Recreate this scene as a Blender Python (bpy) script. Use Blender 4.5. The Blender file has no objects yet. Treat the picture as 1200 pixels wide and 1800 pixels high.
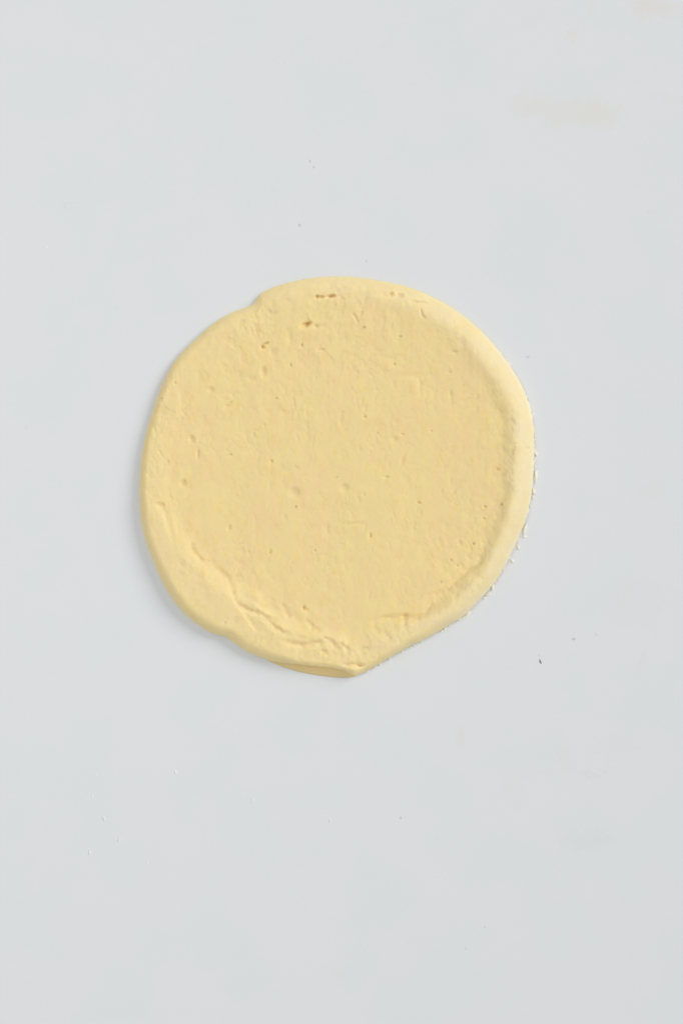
import bpy, math, random
import numpy as np

# ---------------------------------------------------------------- camera, light, exposure
S = 0.0002                       # metres per photograph pixel: the frame spans 0.24 x 0.36 m
sc = bpy.context.scene
col = sc.collection
def P(px, py, z=0.0):            # a place on the tabletop from its place in the photograph
    return ((px - 600.0) * S, (900.0 - py) * S, z * S)

cam_d = bpy.data.cameras.new('camera')
cam = bpy.data.objects.new('camera', cam_d); col.objects.link(cam)
cam.location = (0, 0, 0.60)
cam_d.sensor_fit = 'VERTICAL'; cam_d.sensor_height = 36.0; cam_d.lens = 60.0
cam_d.clip_start = 0.01; cam_d.clip_end = 50.0
sc.camera = cam

world = bpy.data.worlds.new('World'); sc.world = world
world.use_nodes = True
bg = world.node_tree.nodes['Background']
bg.inputs['Color'].default_value = (0.965, 0.99, 1.0, 1)
bg.inputs['Strength'].default_value = 0.405

def area_light(name, loc, target, size, power, color):
    d = bpy.data.lights.new(name, 'AREA'); d.shape = 'RECTANGLE'
    d.size, d.size_y = size; d.energy = power; d.color = color
    o = bpy.data.objects.new(name, d); col.objects.link(o); o.location = loc
    from mathutils import Vector
    o.rotation_euler = (Vector(target) - Vector(loc)).to_track_quat('-Z', 'Y').to_euler()
    return o
# tall window to the right and a little towards the top of the picture
az, el, dist = math.radians(27), math.radians(34), 6.0
area_light('window_light', (dist*math.cos(el)*math.cos(az), dist*math.cos(el)*math.sin(az), dist*math.sin(el)),
           (0, 0, 0), (3.0, 2.6), 188.0, (1.0, 0.985, 0.96))
# added overhead fill lamp, set left to balance the table and dim its corners
area_light('overhead_fill', (-0.50, 0.06, 1.45), (-0.30, 0.03, 0), (1.0, 1.0), 7.1, (0.97, 0.99, 1.0))

sc.view_settings.view_transform = 'Standard'
sc.view_settings.look = 'None'
sc.view_settings.exposure = 0.0
sc.view_settings.gamma = 1.0

# ---------------------------------------------------------------- helpers
def tag(o, label=None, cat=None, group=None, kind=None):
    for k, v in (('label', label), ('category', cat), ('group', group), ('kind', kind)):
        if v: o[k] = v

def new_obj(name, me, mat, parent=None):
    o = bpy.data.objects.new(name, me); col.objects.link(o)
    if mat and not me.materials: me.materials.append(mat)
    if parent: o.parent = parent
    return o

class NT:
    """thin wrapper for building node trees"""
    def __init__(self, name):
        self.m = bpy.data.materials.new(name); self.m.use_nodes = True
        self.t = self.m.node_tree; self.bsdf = self.t.nodes['Principled BSDF']
    def n(self, kind, **kw):
        nd = self.t.nodes.new(kind)
        for k, v in kw.items(): setattr(nd, k, v)
        return nd
    def link(self, a, b): self.t.links.new(a, b)
    def math(self, op, a, b=None, clamp=False):
        nd = self.n('ShaderNodeMath', operation=op, use_clamp=clamp)
        for i, v in enumerate((a, b)):
            if v is None: continue
            if isinstance(v, (int, float)): nd.inputs[i].default_value = v
            else: self.link(v, nd.inputs[i])
        return nd.outputs[0]
    def vmath(self, op, a, b=None):
        nd = self.n('ShaderNodeVectorMath', operation=op)
        for i, v in enumerate((a, b)):
            if v is None: continue
            if isinstance(v, tuple): nd.inputs[i].default_value = v
            else: self.link(v, nd.inputs[i])
        return nd
    def noise(self, vec, scale, detail=3, rough=0.55):
        nd = self.n('ShaderNodeTexNoise'); nd.inputs['Scale'].default_value = scale
        nd.inputs['Detail'].default_value = detail; nd.inputs['Roughness'].default_value = rough
        self.link(vec, nd.inputs['Vector']); return nd
    def mix(self, fac, a, b):
        nd = self.n('ShaderNodeMix', data_type='RGBA')
        for sock, v in ((nd.inputs[0], fac), (nd.inputs[6], a), (nd.inputs[7], b)):
            if isinstance(v, (int, float)): sock.default_value = v
            elif isinstance(v, tuple): sock.default_value = v + (1,)
            else: self.link(v, sock)
        return nd.outputs[2]
    def remap(self, v, a, b, c=0.0, d=1.0, smooth=True):
        nd = self.n('ShaderNodeMapRange'); nd.interpolation_type = 'SMOOTHSTEP' if smooth else 'LINEAR'
        self.link(v, nd.inputs[0])
        for i, x in enumerate((a, b, c, d)): nd.inputs[i+1].default_value = x
        return nd.outputs[0]

# ---------------------------------------------------------------- materials
def table_material():
    k = NT('white_laminate')
    pos = k.n('ShaderNodeTexCoord').outputs['Object']
    # broad faint mottling of a wiped laminate
    m1 = k.noise(pos, 38, 4).outputs[0]
    c = k.mix(k.remap(m1, 0.35, 0.65), (0.757, 0.771, 0.783), (0.769, 0.771, 0.788))
    m2 = k.noise(pos, 150, 2).outputs[0]
    c = k.mix(k.remap(m2, 0.58, 0.75, 0, 0.35), c, (0.750, 0.775, 0.779))
    fine = k.noise(pos, 420, 4, 0.7).outputs[0]
    warp = k.noise(pos, 230, 3)
    wv = k.vmath('SCALE', k.vmath('SUBTRACT', warp.outputs['Color'], (0.5, 0.5, 0.5)).outputs[0])
    wv.inputs['Scale'].default_value = 0.012
    wpos = k.vmath('ADD', pos, wv.outputs[0]).outputs[0]
    beige, pink, grey = (0.765, 0.738, 0.690), (0.78, 0.728, 0.704), (0.675, 0.69, 0.69)
    stains = [  # px, py, half width, half height, turn, colour, strength
        (1000, 196, 92, 27, 0.0, beige, .62), (930, 180, 40, 22, .2, beige, .45), (1050, 205, 48, 30, -.1, beige, .45),
        (1004, 66, 11, 22, -.3, beige, .60), (940, 32, 28, 8, .3, beige, .30), (1038, 14, 9, 18, 0, beige, .45),
        (1138, 8, 42, 18, 0, pink, .65), (1160, 20, 60, 20, 0, beige, .45), (1172, 168, 28, 10, 0, beige, .30),
        (808, 1296, 9, 24, 0, beige, .60), (935, 1362, 46, 7, .15, beige, .35), (1040, 1357, 48, 4, 0, grey, .30),
        (992, 1335, 17, 40, 0, beige, .30), (905, 1395, 26, 40, .4, beige, .22), (1030, 1478, 55, 20, 0, grey, .28),
        (1126, 1164, 6, 32, -.28, pink, .50), (1115, 1060, 60, 60, 0, beige, .20), (1150, 860, 28, 16, 0, beige, .25),
        (1140, 680, 40, 14, 0, beige, .18), (1142, 372, 8, 5, 0, beige, .55), (600, 1712, 16, 10, 0, beige, .30),
        (735, 1660, 30, 26, 0, beige, .12), (1080, 1310, 60, 24, 0, beige, .16), (115, 362, 3, 7, .3, grey, .60),
        (123, 357, 8, 2, 0, grey, .30), (260, 795, 5, 5, 0, grey, .25), (480, 332, 3, 7, .5, grey, .35),
        (437, 362, 3, 3, 0, grey, .25), (46, 752, 4, 7, 0, grey, .25), (204, 540, 4, 4, 0, grey, .30),
        (1190, 1690, 40, 70, 0, beige, .12)]
    for (px, py, a, b, r, colr, st) in stains:
        x, y, _ = P(px, py)
        src = wpos if a > 9 else pos
        d = k.vmath('SUBTRACT', src, (x, y, 0)).outputs[0]
        mp = k.n('ShaderNodeMapping'); mp.vector_type = 'TEXTURE'
        mp.inputs['Rotation'].default_value = (0, 0, r); mp.inputs['Scale'].default_value = (a*S, b*S, 1)
        k.link(d, mp.inputs['Vector'])
        flat = k.vmath('MULTIPLY', mp.outputs[0], (1, 1, 0)).outputs[0]
        ln = k.vmath('LENGTH', flat).outputs['Value']
        rag = k.math('ADD', ln, k.math('MULTIPLY', k.math('SUBTRACT', fine, 0.5), 1.1))
        msk = k.remap(rag, 0.55, 1.15, st * 0.75, 0.0)
        c = k.mix(msk, c, colr)
    k.link(c, k.bsdf.inputs['Base Color'])
    k.bsdf.inputs['Roughness'].default_value = 0.48
    k.bsdf.inputs['Specular IOR Level'].default_value = 0.30
    bp = k.n('ShaderNodeBump'); bp.inputs['Strength'].default_value = 0.05; bp.inputs['Distance'].default_value = 0.0003
    k.link(k.noise(pos, 260, 3).outputs[0], bp.inputs['Height']); k.link(bp.outputs[0], k.bsdf.inputs['Normal'])
    return k.m

def dough_material(name='raw_dough', depth=1.0, tint=(1, 1, 1)):
    k = NT(name)
    pos = k.n('ShaderNodeTexCoord').outputs['Object']
    st = k.vmath('MULTIPLY', pos, (1.0, 0.6, 1.0)).outputs[0]
    a = k.noise(st, 330, 4, 0.6).outputs[0]
    b = k.noise(pos, 110, 4, 0.65).outputs[0]
    c = k.mix(k.remap(b, 0.35, 0.65), (0.932, 0.722, 0.384), (0.924, 0.740, 0.370))
    c = k.mix(k.remap(a, 0.52, 0.72, 0, 0.55), c, (0.890, 0.680, 0.298))
    # the lit rim's highlight painted into the colour, with some dry flour
    at = k.n('ShaderNodeAttribute'); at.attribute_name = 'flour_highlight'
    patchy = k.noise(pos, 170, 4, 0.6).outputs[0]
    highlight_dust = k.math('MULTIPLY', at.outputs['Fac'], k.remap(patchy, 0.30, 0.62, 0.55, 1.0))
    c = k.mix(highlight_dust, c, (0.945, 0.875, 0.735))
    # a few dry specks of flour and bran
    v = k.n('ShaderNodeTexVoronoi'); v.inputs['Scale'].default_value = 210; k.link(pos, v.inputs['Vector'])
    near = k.remap(v.outputs['Distance'], 0.07, 0.16, 1.0, 0.0)
    sepc = k.n('ShaderNodeSeparateColor'); k.link(v.outputs['Color'], sepc.inputs[0])
    few = k.remap(sepc.outputs[0], 0.955, 0.965, 0.0, 0.55)
    c = k.mix(k.math('MULTIPLY', near, few), c, (0.50, 0.33, 0.11))
    if tint != (1, 1, 1):
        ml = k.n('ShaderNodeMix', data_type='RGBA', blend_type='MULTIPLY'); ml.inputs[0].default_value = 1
        k.link(c, ml.inputs[6]); ml.inputs[7].default_value = tint + (1,); c = ml.outputs[2]
    k.link(c, k.bsdf.inputs['Base Color'])
    k.bsdf.subsurface_method = 'RANDOM_WALK'
    k.bsdf.inputs['Subsurface Weight'].default_value = depth
    k.bsdf.inputs['Subsurface Radius'].default_value = (1.0, 0.90, 0.27)
    k.bsdf.inputs['Subsurface Scale'].default_value = 0.0015
    k.bsdf.inputs['Roughness'].default_value = 0.55
    k.bsdf.inputs['Specular IOR Level'].default_value = 0.26
    bp = k.n('ShaderNodeBump'); bp.inputs['Strength'].default_value = 0.08; bp.inputs['Distance'].default_value = 0.0004
    h = k.math('ADD', k.noise(st, 520, 4, 0.65).outputs[0], k.math('MULTIPLY', k.noise(pos, 1500, 2).outputs[0], 0.35))
    k.link(h, bp.inputs['Height']); k.link(bp.outputs[0], k.bsdf.inputs['Normal'])
    return k.m

def plain_material(name, colr, rough=0.8, var=0.08):
    k = NT(name)
    pos = k.n('ShaderNodeTexCoord').outputs['Object']
    nz = k.noise(pos, 1800, 2).outputs[0]
    lo = tuple(x * (1 - var) for x in colr)
    k.link(k.mix(nz, lo, colr), k.bsdf.inputs['Base Color'])
    k.bsdf.inputs['Roughness'].default_value = rough
    k.bsdf.inputs['Specular IOR Level'].default_value = 0.2
    return k.m

M_table = table_material()
M_dough = dough_material()
M_layer = dough_material('darker_dough', 0.2, (0.94, 0.90, 0.80))  # darker, yellower copy of the dough colour for the lower layer
M_crumb = plain_material('dry_dough_crumb', (0.92, 0.89, 0.76), var=0.03)
M_white = plain_material('white_flour', (0.86, 0.86, 0.86), var=0.02)
M_dark = plain_material('dark_grey_grit', (0.25, 0.26, 0.27))
M_mid = plain_material('pale_grey_grit', (0.61, 0.62, 0.63))
M_faint = plain_material('faint_grey_grit', (0.69, 0.70, 0.705))

# ---------------------------------------------------------------- the tabletop
def slab(name, x, y, z0, z1, mat, bevel=0.004):
    import bmesh
    bm = bmesh.new(); bmesh.ops.create_cube(bm, size=1)
    for v in bm.verts:
        v.co.x *= x; v.co.y *= y; v.co.z = z1 if v.co.z > 0 else z0
    bmesh.ops.bevel(bm, geom=bm.edges[:], offset=bevel, segments=3, affect='EDGES')
    me = bpy.data.meshes.new(name); bm.to_mesh(me); bm.free()
    return new_obj(name, me, mat)
top = slab('tabletop', 1.6, 1.4, -0.03, 0.0, M_table)
tag(top, kind='structure', label='smooth white tabletop with faint beige stains')

# ---------------------------------------------------------------- gradient noise
def perlin(x, y, seed):
    rs = np.random.RandomState(seed)
    perm = rs.permutation(512); ang = rs.rand(512) * 2 * np.pi
    gx, gy = np.cos(ang), np.sin(ang)
    xi = np.floor(x).astype(int); yi = np.floor(y).astype(int)
    xf, yf = x - xi, y - yi
    u = xf*xf*xf*(xf*(xf*6-15)+10); v = yf*yf*yf*(yf*(yf*6-15)+10)
    def g(ix, iy, dx, dy):
        h = perm[(perm[ix & 511] + iy) & 511]
        return gx[h]*dx + gy[h]*dy
    a = g(xi, yi, xf, yf); b = g(xi+1, yi, xf-1, yf)
    c = g(xi, yi+1, xf, yf-1); d = g(xi+1, yi+1, xf-1, yf-1)
    return (a + u*(b-a)) + v*((c + u*(d-c)) - (a + u*(b-a)))
def sstep(t):
    t = np.clip(t, 0, 1); return t*t*(3-2*t)

# ---------------------------------------------------------------- the dough (worked out in photograph pixels, y down)
OUT = [(460,513),(478,505),(503,498),(547,488.5),(590,486),(633,488),(677,496),(700,500),(732,509),(765,525),(797,542),(830,568),
 (862,599),(884,627),(906,659),(919,683),(931,716),(936,735),(936.5,752),(938,785),(937.5,807),(936,841),(934,863),(929,893),
 (921,921),(912,941),(901,965),(897,975),(884,999),(866,1029),(844,1051),(824,1075),(808,1088),(787,1099),(771,1109),(748,1123),
 (722,1134),(704,1145),(698,1148),(681,1158),(659,1171),(640,1182),(622,1189),(613,1184),(606,1178),(585,1174),(560,1171.5),(530,1168),(500,1165),(478,1162),
 (460,1156),(435,1146),(413,1131),(400,1121),(392,1117.5),(381,1116),(359,1106),(337,1090),(316,1070),(296,1044),(281,1012),(267,980),
 (255,947),(248,915),(245.5,882),(245.5,850),(248,817),(252.5,785),(259,755),(271,718),(291,662),(311,629),(333,607),(354,587),
 (376,568),(398,554),(419,545),(439,539.5),(448,533),(452,526),(455,518)]
CX, CY = 593.0, 838.0
pa = np.array([math.atan2(y-CY, x-CX) for x, y in OUT]); pr = np.array([math.hypot(x-CX, y-CY) for x, y in OUT])
o_ = np.argsort(pa); pa, pr = pa[o_], pr[o_]
NA, NI, NR = 1500, 250, 84
th = np.linspace(-np.pi, np.pi, NA, endpoint=False)
R = np.interp(th, pa, pr, period=2*np.pi)
ker = np.exp(-0.5*(np.arange(-9, 10)/2.4)**2); ker /= ker.sum()
Rs = np.convolve(np.concatenate([R[-9:], R, R[:9]]), ker, 'valid')
wide = np.exp(-0.5*(np.arange(-40, 41)/14)**2); wide /= wide.sum()
Rw = np.convolve(np.concatenate([Rs[-40:], Rs, Rs[:40]]), wide, 'valid')      # rounder where the photograph has no notch or corner
kw = np.interp(deg_ := np.degrees(th) % 360, [0, 60, 78, 128, 140, 215, 226, 244, 256, 360], [.6, .6, 0, 0, .9, .9, .2, .2, .9, .6])
Rs = Rs + (Rw - Rs)*kw
deg = np.degrees(th) % 360
# ragged little nicks along the right-hand cut edge
rag = perlin(th*70+100, th*0+3.3, 5)*1.5 + perlin(th*190+100, th*0+7.3, 6)*1.3
ragw = np.interp(deg, [0, 62, 80, 100, 290, 335, 360], [1, 1, .6, .15, .15, .6, 1])
nick = rag*ragw
# perspective: the outline stands about 8 px above the tabletop
T = np.array([ # angle, rim width, rim height, edge roundness, groove depth, inner slope width, edge height share, painted highlight with flour
 (0,   43, 7.0, 42, 1.0, 30, .34, .46), (20, 38, 8, 35, 1.0, 27, .36, .46), (40, 37, 8.4, 26, 1.2, 25, .40, .40), (58, 38, 8.4, 20, 1.2, 25, .44, .28),
 (75, 46, 6.6, 15, .8, 27, .46, .18), (82, 56, 5, 16, .4, 26, .46, .15), (89, 58, 6, 9, .3, 26, .78, .10), (103, 66, 7, 10, .3, 28, .74, .10), (107, 70, 7.4, 17, .3, 29, .56, .10), (113, 76, 8, 20, .4, 30, .52, .10),
 (122, 88, 9.5, 22, .4, 30, .52, .10), (132, 92, 9.5, 22, .4, 36, .52, .10), (145, 80, 9, 20, .3, 40, .52, .10), (160, 58, 7, 17, .3, 36, .52, .10),
 (175, 44, 4.5, 15, .3, 30, .52, .10), (190, 40, 2.4, 14, .2, 28, .52, .08), (210, 42, 1.2, 14, 0, 28, .48, .06), (240, 42, 0.5, 18, 0, 28, .40, .08),
 (260, 44, 0, 28, 0, 28, .32, .16), (280, 44, .4, 32, .1, 28, .30, .20), (300, 44, 2.4, 38, .3, 36, .30, .26), (315, 43, 4.6, 42, .5, 40, .32, .34),
 (330, 42, 6.2, 42, .8, 38, .34, .42), (345, 42, 7, 42, 1.0, 32, .34, .46), (360, 43, 7, 42, 1.0, 30, .34, .46)], float)
W  = np.interp(deg, T[:,0], T[:,1]) + 5*perlin(th*6+50, th*0+1.7, 11) + 3*perlin(th*17+50, th*0+2.7, 12)
HR = np.interp(deg, T[:,0], T[:,2]) + 0.8*perlin(th*9+50, th*0+4.1, 13)
ED = np.interp(deg, T[:,0], T[:,3])
GD = np.interp(deg, T[:,0], T[:,4]); IW = np.interp(deg, T[:,0], T[:,5]); EH = np.interp(deg, T[:,0], T[:,6]); FH = np.interp(deg, T[:,0], T[:,7])
BASE = 19.0
# rings: NI inside the groove, then NR over the rim, then tucked-under rings
si = np.linspace(0.004, 1, NI)
so = 1 - (1 - np.linspace(0, 1, NR+1)[1:])**1.6
rad = [s*(Rs - W) for s in si] + [(Rs - W) + t*W for t in so]
rad = [r_ if i < NI else r_ + nick*so[i-NI]**8 for i, r_ in enumerate(rad)]
rad = np.array(rad); rows = rad.shape[0]
D = np.maximum(Rs[None, :] - rad, 0)                                  # distance in from the outline
X = CX + rad*np.cos(th)[None, :]; Y = CY + rad*np.sin(th)[None, :]

t = D / W[None, :]
bump = sstep((W + IW*0.5 - D)/IW)
H = BASE + HR[None, :]*bump - GD[None, :]*np.exp(-((D - W[None, :] - 0.5*IW[None, :])/13)**2)
H += np.interp(deg, [0, 60, 100, 140, 190, 240, 290, 340, 360], [5, 3.6, 2.5, 2.5, 2, .6, 1.5, 4.6, 5])[None, :]*np.exp(-np.maximum(D-W-.5*IW, 0)/42)
# the middle is a touch thicker towards the top left, wavy from the rolling pin
H += 1.6*perlin(X/120, Y/150, 21) + 0.9*perlin(X/46, Y/70, 22)
upper = sstep((900 - Y)/330)
calm = 0.55 + 0.45*np.maximum(upper, sstep((D*-1 + 190)/160))
H += calm*(0.55*perlin(X/11, Y/24, 23) + 0.18*perlin(X/6.0, Y/11, 24) + 1.1*perlin(X/21, Y/27, 25) + 0.12*perlin(X/4.2, Y/5.5, 26))
for sx, sy, amp, sd in ((14, 22, .85, 71), (9, 13, .4, 73), (25, 33, 1.5, 75)):   # puffy cells with fine valleys between
    q = np.abs(perlin(X/sx + .4*perlin(X/9, Y/9, sd+50), Y/sy, sd))
    H -= calm*amp*np.exp(-(q/.17)**2)*np.clip(perlin(X/(sx*3.1), Y/(sy*2.6), sd+1)*1.6 + .25, 0, 1)
# puckered places
def region(cx, cy, rx, ry, turn=0):
    c, s = math.cos(turn), math.sin(turn); dx, dy = X-cx, Y-cy
    return np.exp(-(((c*dx + s*dy)/rx)**2 + ((-s*dx + c*dy)/ry)**2))
def aniso(turn, lx, ly, seed):
    c, s = math.cos(turn), math.sin(turn)
    return perlin((c*X + s*Y)/lx, (-s*X + c*Y)/ly, seed)
H += region(490, 1085, 75, 40, .5)*(1.7*aniso(.55, 34, 10, 31) + 0.8*aniso(.9, 20, 8, 32))
H += region(355, 985, 40, 55, -.5)*(1.5*perlin(X/17, Y/15, 33))
H += region(700, 1080, 80, 40, -.3)*(1.2*aniso(-.35, 30, 14, 34))
H += region(600, 1140, 90, 32)*(1.4*perlin(X/17, Y/21, 35))
H += region(620, 530, 150, 40)*(0.9*perlin(X/9, Y/12, 36))
H += region(430, 600, 90, 70)*(0.8*perlin(X/8, Y/16, 37))
H -= region(640, 955, 90, 30)*0.9*np.clip(perlin(X/22, Y/16, 38), -1, 1)

def seg_dist(pts, wob=0.0, seed=0):
    best = np.full(X.shape, 1e9); sgn = np.zeros(X.shape); along = np.zeros(X.shape)
    XX, YY = X, Y
    if wob:
        XX = X + wob*perlin(X/9, Y/9, seed); YY = Y + wob*perlin(X/9+40, Y/9, seed+1)
    n = len(pts) - 1
    for i in range(n):
        (x0, y0), (x1, y1) = pts[i], pts[i+1]
        dx, dy = x1-x0, y1-y0; L2 = dx*dx + dy*dy
        u = np.clip(((XX-x0)*dx + (YY-y0)*dy)/L2, 0, 1)
        d = np.hypot(XX-x0-u*dx, YY-y0-u*dy)
        side = np.sign(dx*(YY-y0) - dy*(XX-x0))
        m = d < best
        best = np.where(m, d, best); sgn = np.where(m, side, sgn); along = np.where(m, (i+u)/n, along)
    return best, sgn, along
cracks = [ # points, depth, half width
 ([(335,964),(348,977),(357,988)], 4, 3.2), ([(381,999),(400,1016),(407,1034),(411,1051)], 3.2, 4.5),
 ([(411,1055),(424,1066),(441,1073),(459,1079),(472,1090),(484,1103),(495,1110),(508,1115)], 4.6, 3.2),
 ([(424,1048),(446,1054),(463,1065),(482,1074)], 2.2, 4), ([(458,1090),(470,1087),(486,1089)], 2, 3.5),
 ([(497,1126),(518,1132),(536,1133.5),(553,1130),(570,1129)], 4.8, 3.4), ([(568,1120),(583,1128),(592,1140)], 4.5, 3.4),
 ([(564,1143),(572,1148)], 4, 4), ([(536,1088),(547,1099),(549,1105),(564,1107)], 3.2, 3.2),
 ([(495,1060),(503,1075),(509,1088)], 2.6, 3.6), ([(533,1066),(541,1075)], 2.6, 2.5), ([(592,1140),(600,1133),(612,1142)], 3.0, 3.5),
 ([(640,1152),(634,1142),(648,1138)], 2.5, 4), ([(610,1150),(611,1136)], 1.8, 3.5),
 ([(847,977),(843,990),(824,1002),(800,1023),(789,1035),(774,1042),(754,1045.5)], 3.4, 3.2),
 ([(758,1064),(746,1079),(732,1085),(713,1084),(700,1085),(679,1085),(659,1090)], 4.2, 3.6),
 ([(711,1084),(710,1103)], 3.6, 4), ([(677,1114),(686,1126)], 3, 4.5), ([(660,1092),(655,1104),(668,1112)], 2, 4),
 ([(606,1168.5),(622,1168),(638,1170)], 5.5, 2.6), ([(629,1168),(633,1174)], 5, 4),
 ([(280,886),(287,890),(294,911),(298,924),(305,950)], 2.8, 4.0), ([(337,956),(341,969)], 3.5, 3.5),
 ([(296,809),(294,816),(288,821)], 2.6, 2.6), ([(471,547),(477,552),(485,549)], 2.4, 2.4),
 ([(672,516),(680,520),(688,517),(697,521),(705,519.5)], 3.2, 2.8), ([(722,530),(735,530.5),(750,532.5)], 4.2, 1.9),
 ([(740,544),(741,554),(747,560)], 3.6, 1.9), ([(790,652),(788,657)], 2.6, 2.4), ([(790,687),(792,700)], 1.8, 3), ([(737,672),(740,694)], 1.6, 3.2),
 ([(620,551),(625,558),(628,566)], 3, 2.0), ([(635,546),(634,554)], 2.5, 2.0), ([(396,716),(404,710),(408,706)], 3.2, 2.0),
 ([(401,932),(404,925)], 3.0, 2.0), ([(505,576),(512,604)], 1.4, 5), ([(553,575),(572,571)], 1.6, 3.5), ([(557,620),(566,604)], 1.6, 2.5),
 ([(583,540),(590,533)], 1.6, 3), ([(640,520),(641,545)], 1.6, 4), ([(575,925),(577,940)], 1.8, 4), ([(605,921),(640,919)], 1.5, 2.6),
 ([(367,985),(362,997)], 2.2, 5), ([(318,988),(322,998)], 2, 4), ([(540,745),(541,780)], 1.2, 4), ([(600,722),(599,745)], 1.6, 3.4),
]
for n, (pts, dep, hw) in enumerate(cracks):
    d, sg, al = seg_dist(pts, 2.6, 200+2*n)
    fade = np.clip(np.minimum(al, 1-al)*5 + 0.35, 0, 1)
    H -= 0.84*dep*fade*np.exp(-(d/(1.2*hw))**2)
    H += 0.05*dep*fade*np.exp(-((d-2.6*hw)/(1.6*hw))**2)      # lips of the crack stand up a little
# the roll of the rim ends in a little cliff
d, sg, al = seg_dist([(400,1030),(411,1057),(426,1081),(441,1103),(451,1118)], 1.5, 91)
f = np.clip(np.minimum(al, 1-al)*6, 0, 1)
H -= np.where(sg < 0, 4.2*f*(1-np.exp(-(d/3.5)**2))*np.exp(-d/26), 0)
d, sg, al = seg_dist([(789,1035),(760,1060),(740,1084)], 2, 95)
# torn holes and pits
pits = [ # x, y, half length, half width, turn, depth
 (537.5, 571, 6.4, 3.5, -.42, 9.5), (543, 568, 3.2, 1.8, -.5, 8), (583.5, 520.3, 5.0, 2.4, -.1, 9), (575, 521.8, 6.5, 1.7, -.12, 2.6),
 (557.5, 521.6, 2.2, 2.6, .2, 10), (565, 521.8, 3.2, 1.9, .1, 8), (462, 609.5, 2.6, 2.6, 0, 9), (467, 603.5, 4, 1.6, -.3, 6),
 (541, 562, 1.8, 2.2, 0, 4), (555, 574, 3.5, 2.5, 0, 3.2), (463, 653, 4, 6, 0, 3.4), (517.5, 866, 7, 7, .6, 3.0), (605, 857.6, 6, 6, 0, 2.4),
 (322, 849, 4, 5, .2, 3.4), (337, 772, 4, 5, 0, 3), (348, 798, 2.2, 6, 0, 2.6), (281, 887, 6, 3, 0, 3.2), (851.7, 891, 2.2, 1.8, 0, 7),
 (735.7, 883.6, 2.2, 1.7, 0, 7), (874.4, 825.5, 2.2, 1.6, 0, 6), (849.5, 911.7, 1.8, 1.6, 0, 5.5), (477.3, 811, 1.8, 2.2, 0, 6),
 (641, 733, 2, 2.2, 0, 5), (650.7, 942, 2, 3.6, .2, 4), (530.4, 607.3, 1.7, 2.4, 0, 7), (511, 642, 1.6, 2, 0, 6), (486, 700.5, 1.7, 1.5, 0, 6),
 (565, 615, 4, 2, 0, 3), (405, 799, 1.7, 1.7, 0, 5), (687, 517, 3, 3.2, 0, 4.5), (703, 519, 5, 3, 0, 4.5), (693, 641, 1.7, 1.7, 0, 4),
 (703, 592, 2, 1.6, 0, 4), (757, 758, 1.6, 1.6, 0, 3), (475, 971, 1.8, 3.4, .2, 4), (553, 968, 1.6, 1.6, 0, 4), (534, 1069, 2, 3, 0, 5),
 (396, 1095, 1.8, 1.8, 0, 3), (308, 673, 1.8, 1.8, .4, 5), (284, 701, 1.8, 1.4, 0, 4), (371, 685, 4, 4, 0, 2.2), (443, 665, 6, 4, 0, 2),
 (479, 620, 3, 6, 0, 1.8), (792, 985, 2, 1.8, 0, 5), (803, 994, 2, 1.6, .6, 4.5), (774, 1023, 1.6, 1.4, 0, 4), (812, 600, 5, 7, .5, 2),
 (798, 618, 5, 2, 0, 2), (870, 650, 7, 7, 0, 1.5), (928, 788, 3, 2.4, 0, 2.4), (711, 1084, 4, 4, 0, 3), (808, 955, 3.4, 3.6, 0, 2),
 (707, 764, 2.6, 1.6, 0, 2.4), (693, 772, 4, 4, 0, 2), (679, 839, 4, 2, 0, 2), (707, 810, 3, 7, .3, 1.8)]
rp = random.Random(4)
for _ in range(230):
    a = rp.uniform(0, 2*math.pi); q = math.sqrt(rp.random())*315
    pits.append((CX + q*math.cos(a), CY + q*math.sin(a), rp.uniform(1.5, 3.4), rp.uniform(2.5, 8.5), rp.uniform(-.3, .3), rp.uniform(.2, .85)))
for (px, py, a, b, r, dep) in pits:
    if max(a, b) < 2.6 and dep >= 3: dep *= 0.6
    if min(a, b) >= 3.9: dep *= 1.1
    c, s = math.cos(r), math.sin(r)
    dx, dy = X-px, Y-py
    e = ((c*dx + s*dy)/(a*1.25))**2 + ((-s*dx + c*dy)/(b*1.25))**2
    H -= dep*np.exp(-e**1.5)
edgef = 1-(1-np.clip(D/ED[None, :], 0, 1))**2.2
H = H*(EH + (1-EH)*edgef)

# painted highlight on the rim's outer slope, strongest right, plus flour at the edge
FLOUR_HIGHLIGHT = 0.8*FH[None, :]*sstep((W + 0.35*IW - D)/(1.0*IW)) + np.maximum(FH - .2, 0)[None, :]*1.2*np.clip(1 - D/7, 0, 1)
FLOUR_HIGHLIGHT = np.vstack([FLOUR_HIGHLIGHT, FLOUR_HIGHLIGHT[-1:], FLOUR_HIGHLIGHT[-1:], FLOUR_HIGHLIGHT[-1:]])
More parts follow.
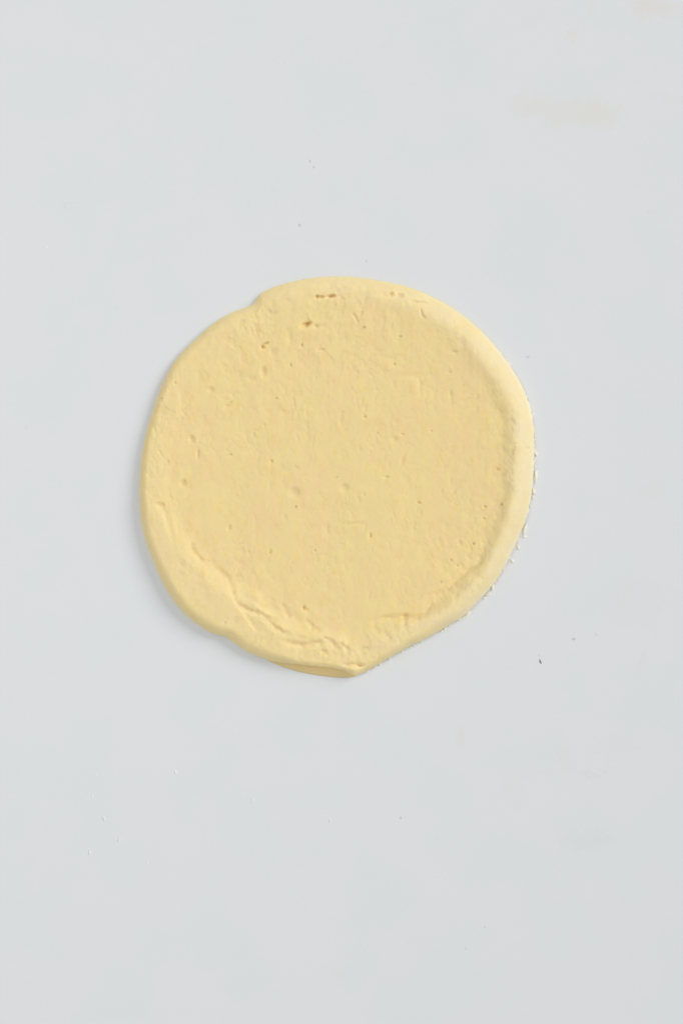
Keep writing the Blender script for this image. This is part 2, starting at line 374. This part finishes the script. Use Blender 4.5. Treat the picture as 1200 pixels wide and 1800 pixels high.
# tucked-under rings
under = [(1.6, 0.62), (4.5, 0.25), (9.0, 0.0)]
Xs, Ys, Zs = [X], [Y], [H]
for off, k in under:
    r_ = Rs + nick - off
    Xs.append((CX + r_*np.cos(th))[None, :]); Ys.append((CY + r_*np.sin(th))[None, :]); Zs.append((H[-1]*k)[None, :])
X, Y, Z = np.vstack(Xs), np.vstack(Ys), np.vstack(Zs)
Z = np.maximum(Z, 0.0)
Z[-1] = 0.3
shrink = 1.0 - Z*S/0.60          # a point above the table looks larger: bring it in so that it falls where the photograph has it
WX = (X-600.0)*S*shrink; WY = (900.0-Y)*S*shrink; WZ = Z*S
ox, oy, _ = P(CX, CY)
rows = X.shape[0]
cen = np.array([[0, 0, float(WZ[0].mean())]])
V = np.stack([WX-ox, WY-oy, WZ], -1)                   # rows x NA x 3
def ring_mesh(name):
    v = np.vstack([V.reshape(-1, 3), cen, [[0, 0, 0.0001]]]); m = rows
    i = np.arange(m-1)[:, None]*NA; j = np.arange(NA)[None, :]; j2 = (j+1) % NA
    quads = np.stack([i+j, i+j2, i+NA+j2, i+NA+j], -1).reshape(-1, 4)[:, ::-1]
    jj = np.arange(NA); last = (m-1)*NA
    tris = np.vstack([np.stack([np.full(NA, m*NA), jj, (jj+1) % NA], -1)[:, ::-1],
                      np.stack([np.full(NA, m*NA+1), last+(jj+1) % NA, last+jj], -1)[:, ::-1]])
    q = quads[len(quads)//2]; fn = np.cross(v[q[1]]-v[q[0]], v[q[2]]-v[q[0]])
    if fn[2] < 0: quads = quads[:, ::-1]; tris = tris[:, ::-1]
    me = bpy.data.meshes.new(name)
    me.vertices.add(len(v)); me.vertices.foreach_set('co', v.astype(np.float32).ravel())
    loops = np.concatenate([quads.ravel(), tris.ravel()]).astype(np.int32)
    starts = np.concatenate([np.arange(len(quads))*4, len(quads)*4 + np.arange(len(tris))*3]).astype(np.int32)
    me.loops.add(len(loops)); me.loops.foreach_set('vertex_index', loops)
    me.polygons.add(len(starts)); me.polygons.foreach_set('loop_start', starts)
    me.update(calc_edges=True); me.validate()
    fa = np.append(FLOUR_HIGHLIGHT.ravel(), [0.0, 0.0])
    me.attributes.new('flour_highlight', 'FLOAT', 'POINT').data.foreach_set('value', fa.astype(np.float32))
    me.polygons.foreach_set('use_smooth', np.ones(len(starts), bool))
    me.update()
    return me

dough = bpy.data.objects.new('dough_round', None); col.objects.link(dough)
dough.location = (ox, oy, 0); dough.empty_display_size = 0.02
tag(dough, 'round of rolled pale yellow dough with thick uneven rim on white tabletop', 'dough')
new_obj('dough_sheet', ring_mesh('dough_sheet'), M_dough, dough)

# the layer of dough that shows below the folded bottom edge: a thin closed crescent, pressed under the rim
uo = np.array([(470,1160.5),(484,1166.5),(499,1172.5),(525,1180.5),(557,1186.5),(590,1190.5),(612,1191),(624,1188.5)])
def under_layer():
    import bmesh
    n, pts = 90, []
    seg = np.hypot(*np.diff(uo, axis=0).T); cum = np.r_[0, np.cumsum(seg)]
    u = np.linspace(0, cum[-1], n)
    ex, ey = np.interp(u, cum, uo[:, 0]), np.interp(u, cum, uo[:, 1])
    for _ in range(3):
        ex[1:-1] = (ex[:-2]+2*ex[1:-1]+ex[2:])/4; ey[1:-1] = (ey[:-2]+2*ey[1:-1]+ey[2:])/4
    prof = [(0, .3), (-.4, .9), (.8, 1.8), (2.6, 2.8), (5, 4.2), (7.5, 5.8), (10, 7.4), (13, 8.8), (20, 9.2), (26, 8), (27, .3)]
    bm = bmesh.new(); grid = []
    for a in range(n):
        dx, dy = ex[min(a+1, n-1)]-ex[max(a-1, 0)], ey[min(a+1, n-1)]-ey[max(a-1, 0)]
        L = math.hypot(dx, dy); nx, ny = dy/L, -dx/L           # inwards = up the picture
        endk = min(1, 5*min(a, n-1-a)/n + .25)
        rowv = []
        for b, (w, z) in enumerate(prof):
            wob = 0.5*float(perlin(np.array([a/22.0+9]), np.array([b/1.6]), 61)[0]) if 1 < b < 9 else 0
            zz = z*(0.55+.45*endk) + wob
            k = 1 - zz*S/0.60
            px, py = ex[a]+nx*w, ey[a]+ny*w
            rowv.append(bm.verts.new(((px-600)*S*k-ox, (900-py)*S*k-oy, zz*S)))
        grid.append(rowv)
    m = len(prof)
    for a in range(n-1):
        for b in range(m):
            bm.faces.new((grid[a][b], grid[a+1][b], grid[a+1][(b+1) % m], grid[a][(b+1) % m]))
    bm.faces.new(grid[0]); bm.faces.new(grid[-1])
    bmesh.ops.recalc_face_normals(bm, faces=bm.faces[:])
    for f in bm.faces: f.smooth = len(f.verts) == 4
    me = bpy.data.meshes.new('under_layer'); bm.to_mesh(me); bm.free()
    return me
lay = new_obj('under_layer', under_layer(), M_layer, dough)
lay['label'] = 'thin lower layer showing below the folded bottom edge'

# ---------------------------------------------------------------- crumbs and specks
def lump(name, sx, sy, sz, seed, rough=0.28):
    import bmesh
    r = random.Random(seed)
    bm = bmesh.new(); bmesh.ops.create_icosphere(bm, subdivisions=1 if max(sx, sy) < 5 else 2, radius=1)
    for v in bm.verts:
        k = 1 + r.uniform(-rough, rough)
        v.co.x *= sx*S*k; v.co.y *= sy*S*k; v.co.z = max(v.co.z*sz*S*k, -0.35*sz*S)
    me = bpy.data.meshes.new(name); bm.to_mesh(me); bm.free()
    return me

edge_crumbs = [ # x, y, half length, half width, turn (picture, clockwise), height
 (930,714,3,9,-.3,4), (935,730,3.2,7,.2,5), (937,752,2,6,0,4), (942,796,2.2,6,-.5,4), (940,810,2,4,.2,3), (942.5,836,2.6,10,.1,4),
 (939,863,2.6,6,-.1,4), (938,874,2.4,3.5,.3,3), (929,899,2.4,3.5,.2,3), (923.5,930,2.2,11,.15,4), (923,944,3.2,2.6,0,3), (912,963,2.6,4.5,-.4,3.5),
 (911,951,2,3,.2,2.6), (901.5,987,3.2,3.2,.5,3.5), (896,981,3,3,.2,3.5), (887,997,2,3,.2,3), (866.5,1035,2.2,5.5,.1,4), (858,1046,5,2.6,-.5,4),
 (852,1052,3,2,0,3), (822,1081,3,7,.6,3.5), (815,1087,4,2.2,-.5,3), (808,1090,4,2,-.2,3), (782,1107,2.6,3.6,.1,4), (777,1110,3,2,-.2,3),
 (740,1128,4,2,-.4,3), (684,1158,2.8,3.4,.2,4), (667,1169,3.6,2.6,.2,3.6), (660,1173,2.4,2,0,3), (645,1181,4,2,-.4,3), (716,1138,3,2,0,2.6)]
rc = random.Random(12)
for _ in range(44):              # finer fringe of flour along the cut edge
    g = math.radians(rc.uniform(-38, 82)); e = float(np.interp(g, th, Rs)) + rc.uniform(1.0, 3.4)
    edge_crumbs.append((CX+e*math.cos(g), CY+e*math.sin(g), rc.uniform(1.0, 2.0), rc.uniform(1.4, 3.6), rc.uniform(-.6, .6), rc.uniform(1.5, 2.6)))
for i, (px, py, a, b, r, hgt) in enumerate(edge_crumbs):
    o = new_obj('crumb', lump('crumb', a*1.15, b*1.1, hgt*0.6, 300+i), M_crumb, dough)
    q = 1 - 1.6/math.hypot(px-CX, py-CY)
    x, y, _ = P(CX+(px-CX)*q, CY+(py-CY)*q); o.location = (x-ox, y-oy, 0.20*hgt*S); o.rotation_euler = (0, 0, -r)

specks = [ # x, y, half length, half width, turn, height, material, name, label, category
 (949, 1163, 1.7, 4.2, -.3, 1.6, M_dark, 'dark_fleck', 'darkest fleck, a thin black grey sliver right of and below the dough', 'fleck'),
 (947, 1152, 0.8, 2.6, 0, .8, M_faint, 'grey_fleck', 'faint grey thread just above the darkest black fleck', 'fleck'),
 (1008, 1123, 2.8, 2.4, .3, 1.4, M_mid, 'grey_fleck', 'roundish grey fleck up and right of the darkest black fleck', 'fleck'),
 (1047, 1115, 1.3, 1.6, 0, .8, M_faint, 'grey_fleck', 'tiny pale grey fleck furthest right near the right side of the tabletop', 'fleck'),
 (544.5, 283, 1.3, 2.3, -.2, 1.0, M_mid, 'grey_fleck', 'upper grey fleck of the close pair above the dough', 'fleck'),
 (551.5, 294, 1.2, 2.0, -.2, 1.0, M_mid, 'grey_fleck', 'lower grey fleck of the close pair above the dough', 'fleck'),
 (927.5, 627, 3.0, 2.6, 0, 1.0, M_faint, 'grey_fleck', 'faint round grey fleck beside the upper right edge of the dough', 'fleck'),
 (527.5, 395, 2.8, 2.4, .4, 1.0, M_faint, 'grey_fleck', 'faint grey fleck between the close pair and the top of the dough', 'fleck'),
 (644, 459, 1.3, 2.2, 0, .8, M_faint, 'grey_fleck', 'faint grey fleck just above the top edge of the dough', 'fleck'),
 (704.5, 1437, 2.0, 2.2, .5, 1.0, M_mid, 'grey_fleck', 'small grey fleck alone below the dough', 'fleck'),
 (852, 1629, 1.5, 1.8, .5, .8, M_faint, 'grey_fleck', 'faint grey fleck in the lower right, above another faint one', 'fleck'),
 (818, 1667, 1.3, 1.6, .5, .8, M_faint, 'grey_fleck', 'faint grey fleck in the lower right, below another faint one', 'fleck'),
 (157.5, 1499, 2.4, 4.2, -.1, 2.2, M_white, 'flour_speck', 'largest white flour speck, at the lower left of the tabletop', 'flour speck'),
 (183, 1439, 2.2, 4.0, 0, 1.8, M_white, 'flour_speck', 'oblong white flour speck above the largest one at lower left', 'flour speck'),
 (210, 1476, 1.7, 3.8, .25, 1.7, M_white, 'flour_speck', 'slim white flour speck up and right of the largest one', 'flour speck'),
 (309.5, 1357, 1.7, 3.6, 0, 1.7, M_white, 'flour_speck', 'white flour speck by itself below the left half of the dough', 'flour speck'),
 (162.5, 1401, 1.5, 3.4, 0, 1.2, M_white, 'flour_speck', 'faint white flour speck above the oblong one at lower left', 'flour speck'),
 (169, 1362, 1.8, 1.3, 0, 1.2, M_white, 'flour_speck', 'topmost white flour speck of the scatter at lower left', 'flour speck'),
 (259.5, 1516, 1.3, 2.0, 0, 1.2, M_white, 'flour_speck', 'tiny white flour speck right of and below the largest one', 'flour speck'),
 (443.5, 1406, 1.1, 6.5, 0, 1.4, M_white, 'flour_speck', 'long thin white flour streak below the dough', 'flour speck'),
 (580, 1442, 1.5, 3.8, .1, 1.6, M_white, 'flour_speck', 'white flour speck left of the lone grey fleck below the dough', 'flour speck'),
 (84, 436, 1.8, 1.5, 0, 1.2, M_white, 'flour_speck', 'lone white flour speck in the upper left of the tabletop', 'flour speck'),
]
for i, (px, py, a, b, r, hgt, mat, name, lab, cat) in enumerate(specks):
    o = new_obj(name, lump(name, a, b, hgt*0.6, 500+i, 0.35), mat)
    x, y, _ = P(px, py); o.location = (x, y, 0.20*hgt*S); o.rotation_euler = (0, 0, -r)
    tag(o, lab, cat, 'white flour specks on the tabletop' if cat == 'flour speck' else 'grey flecks on the tabletop')
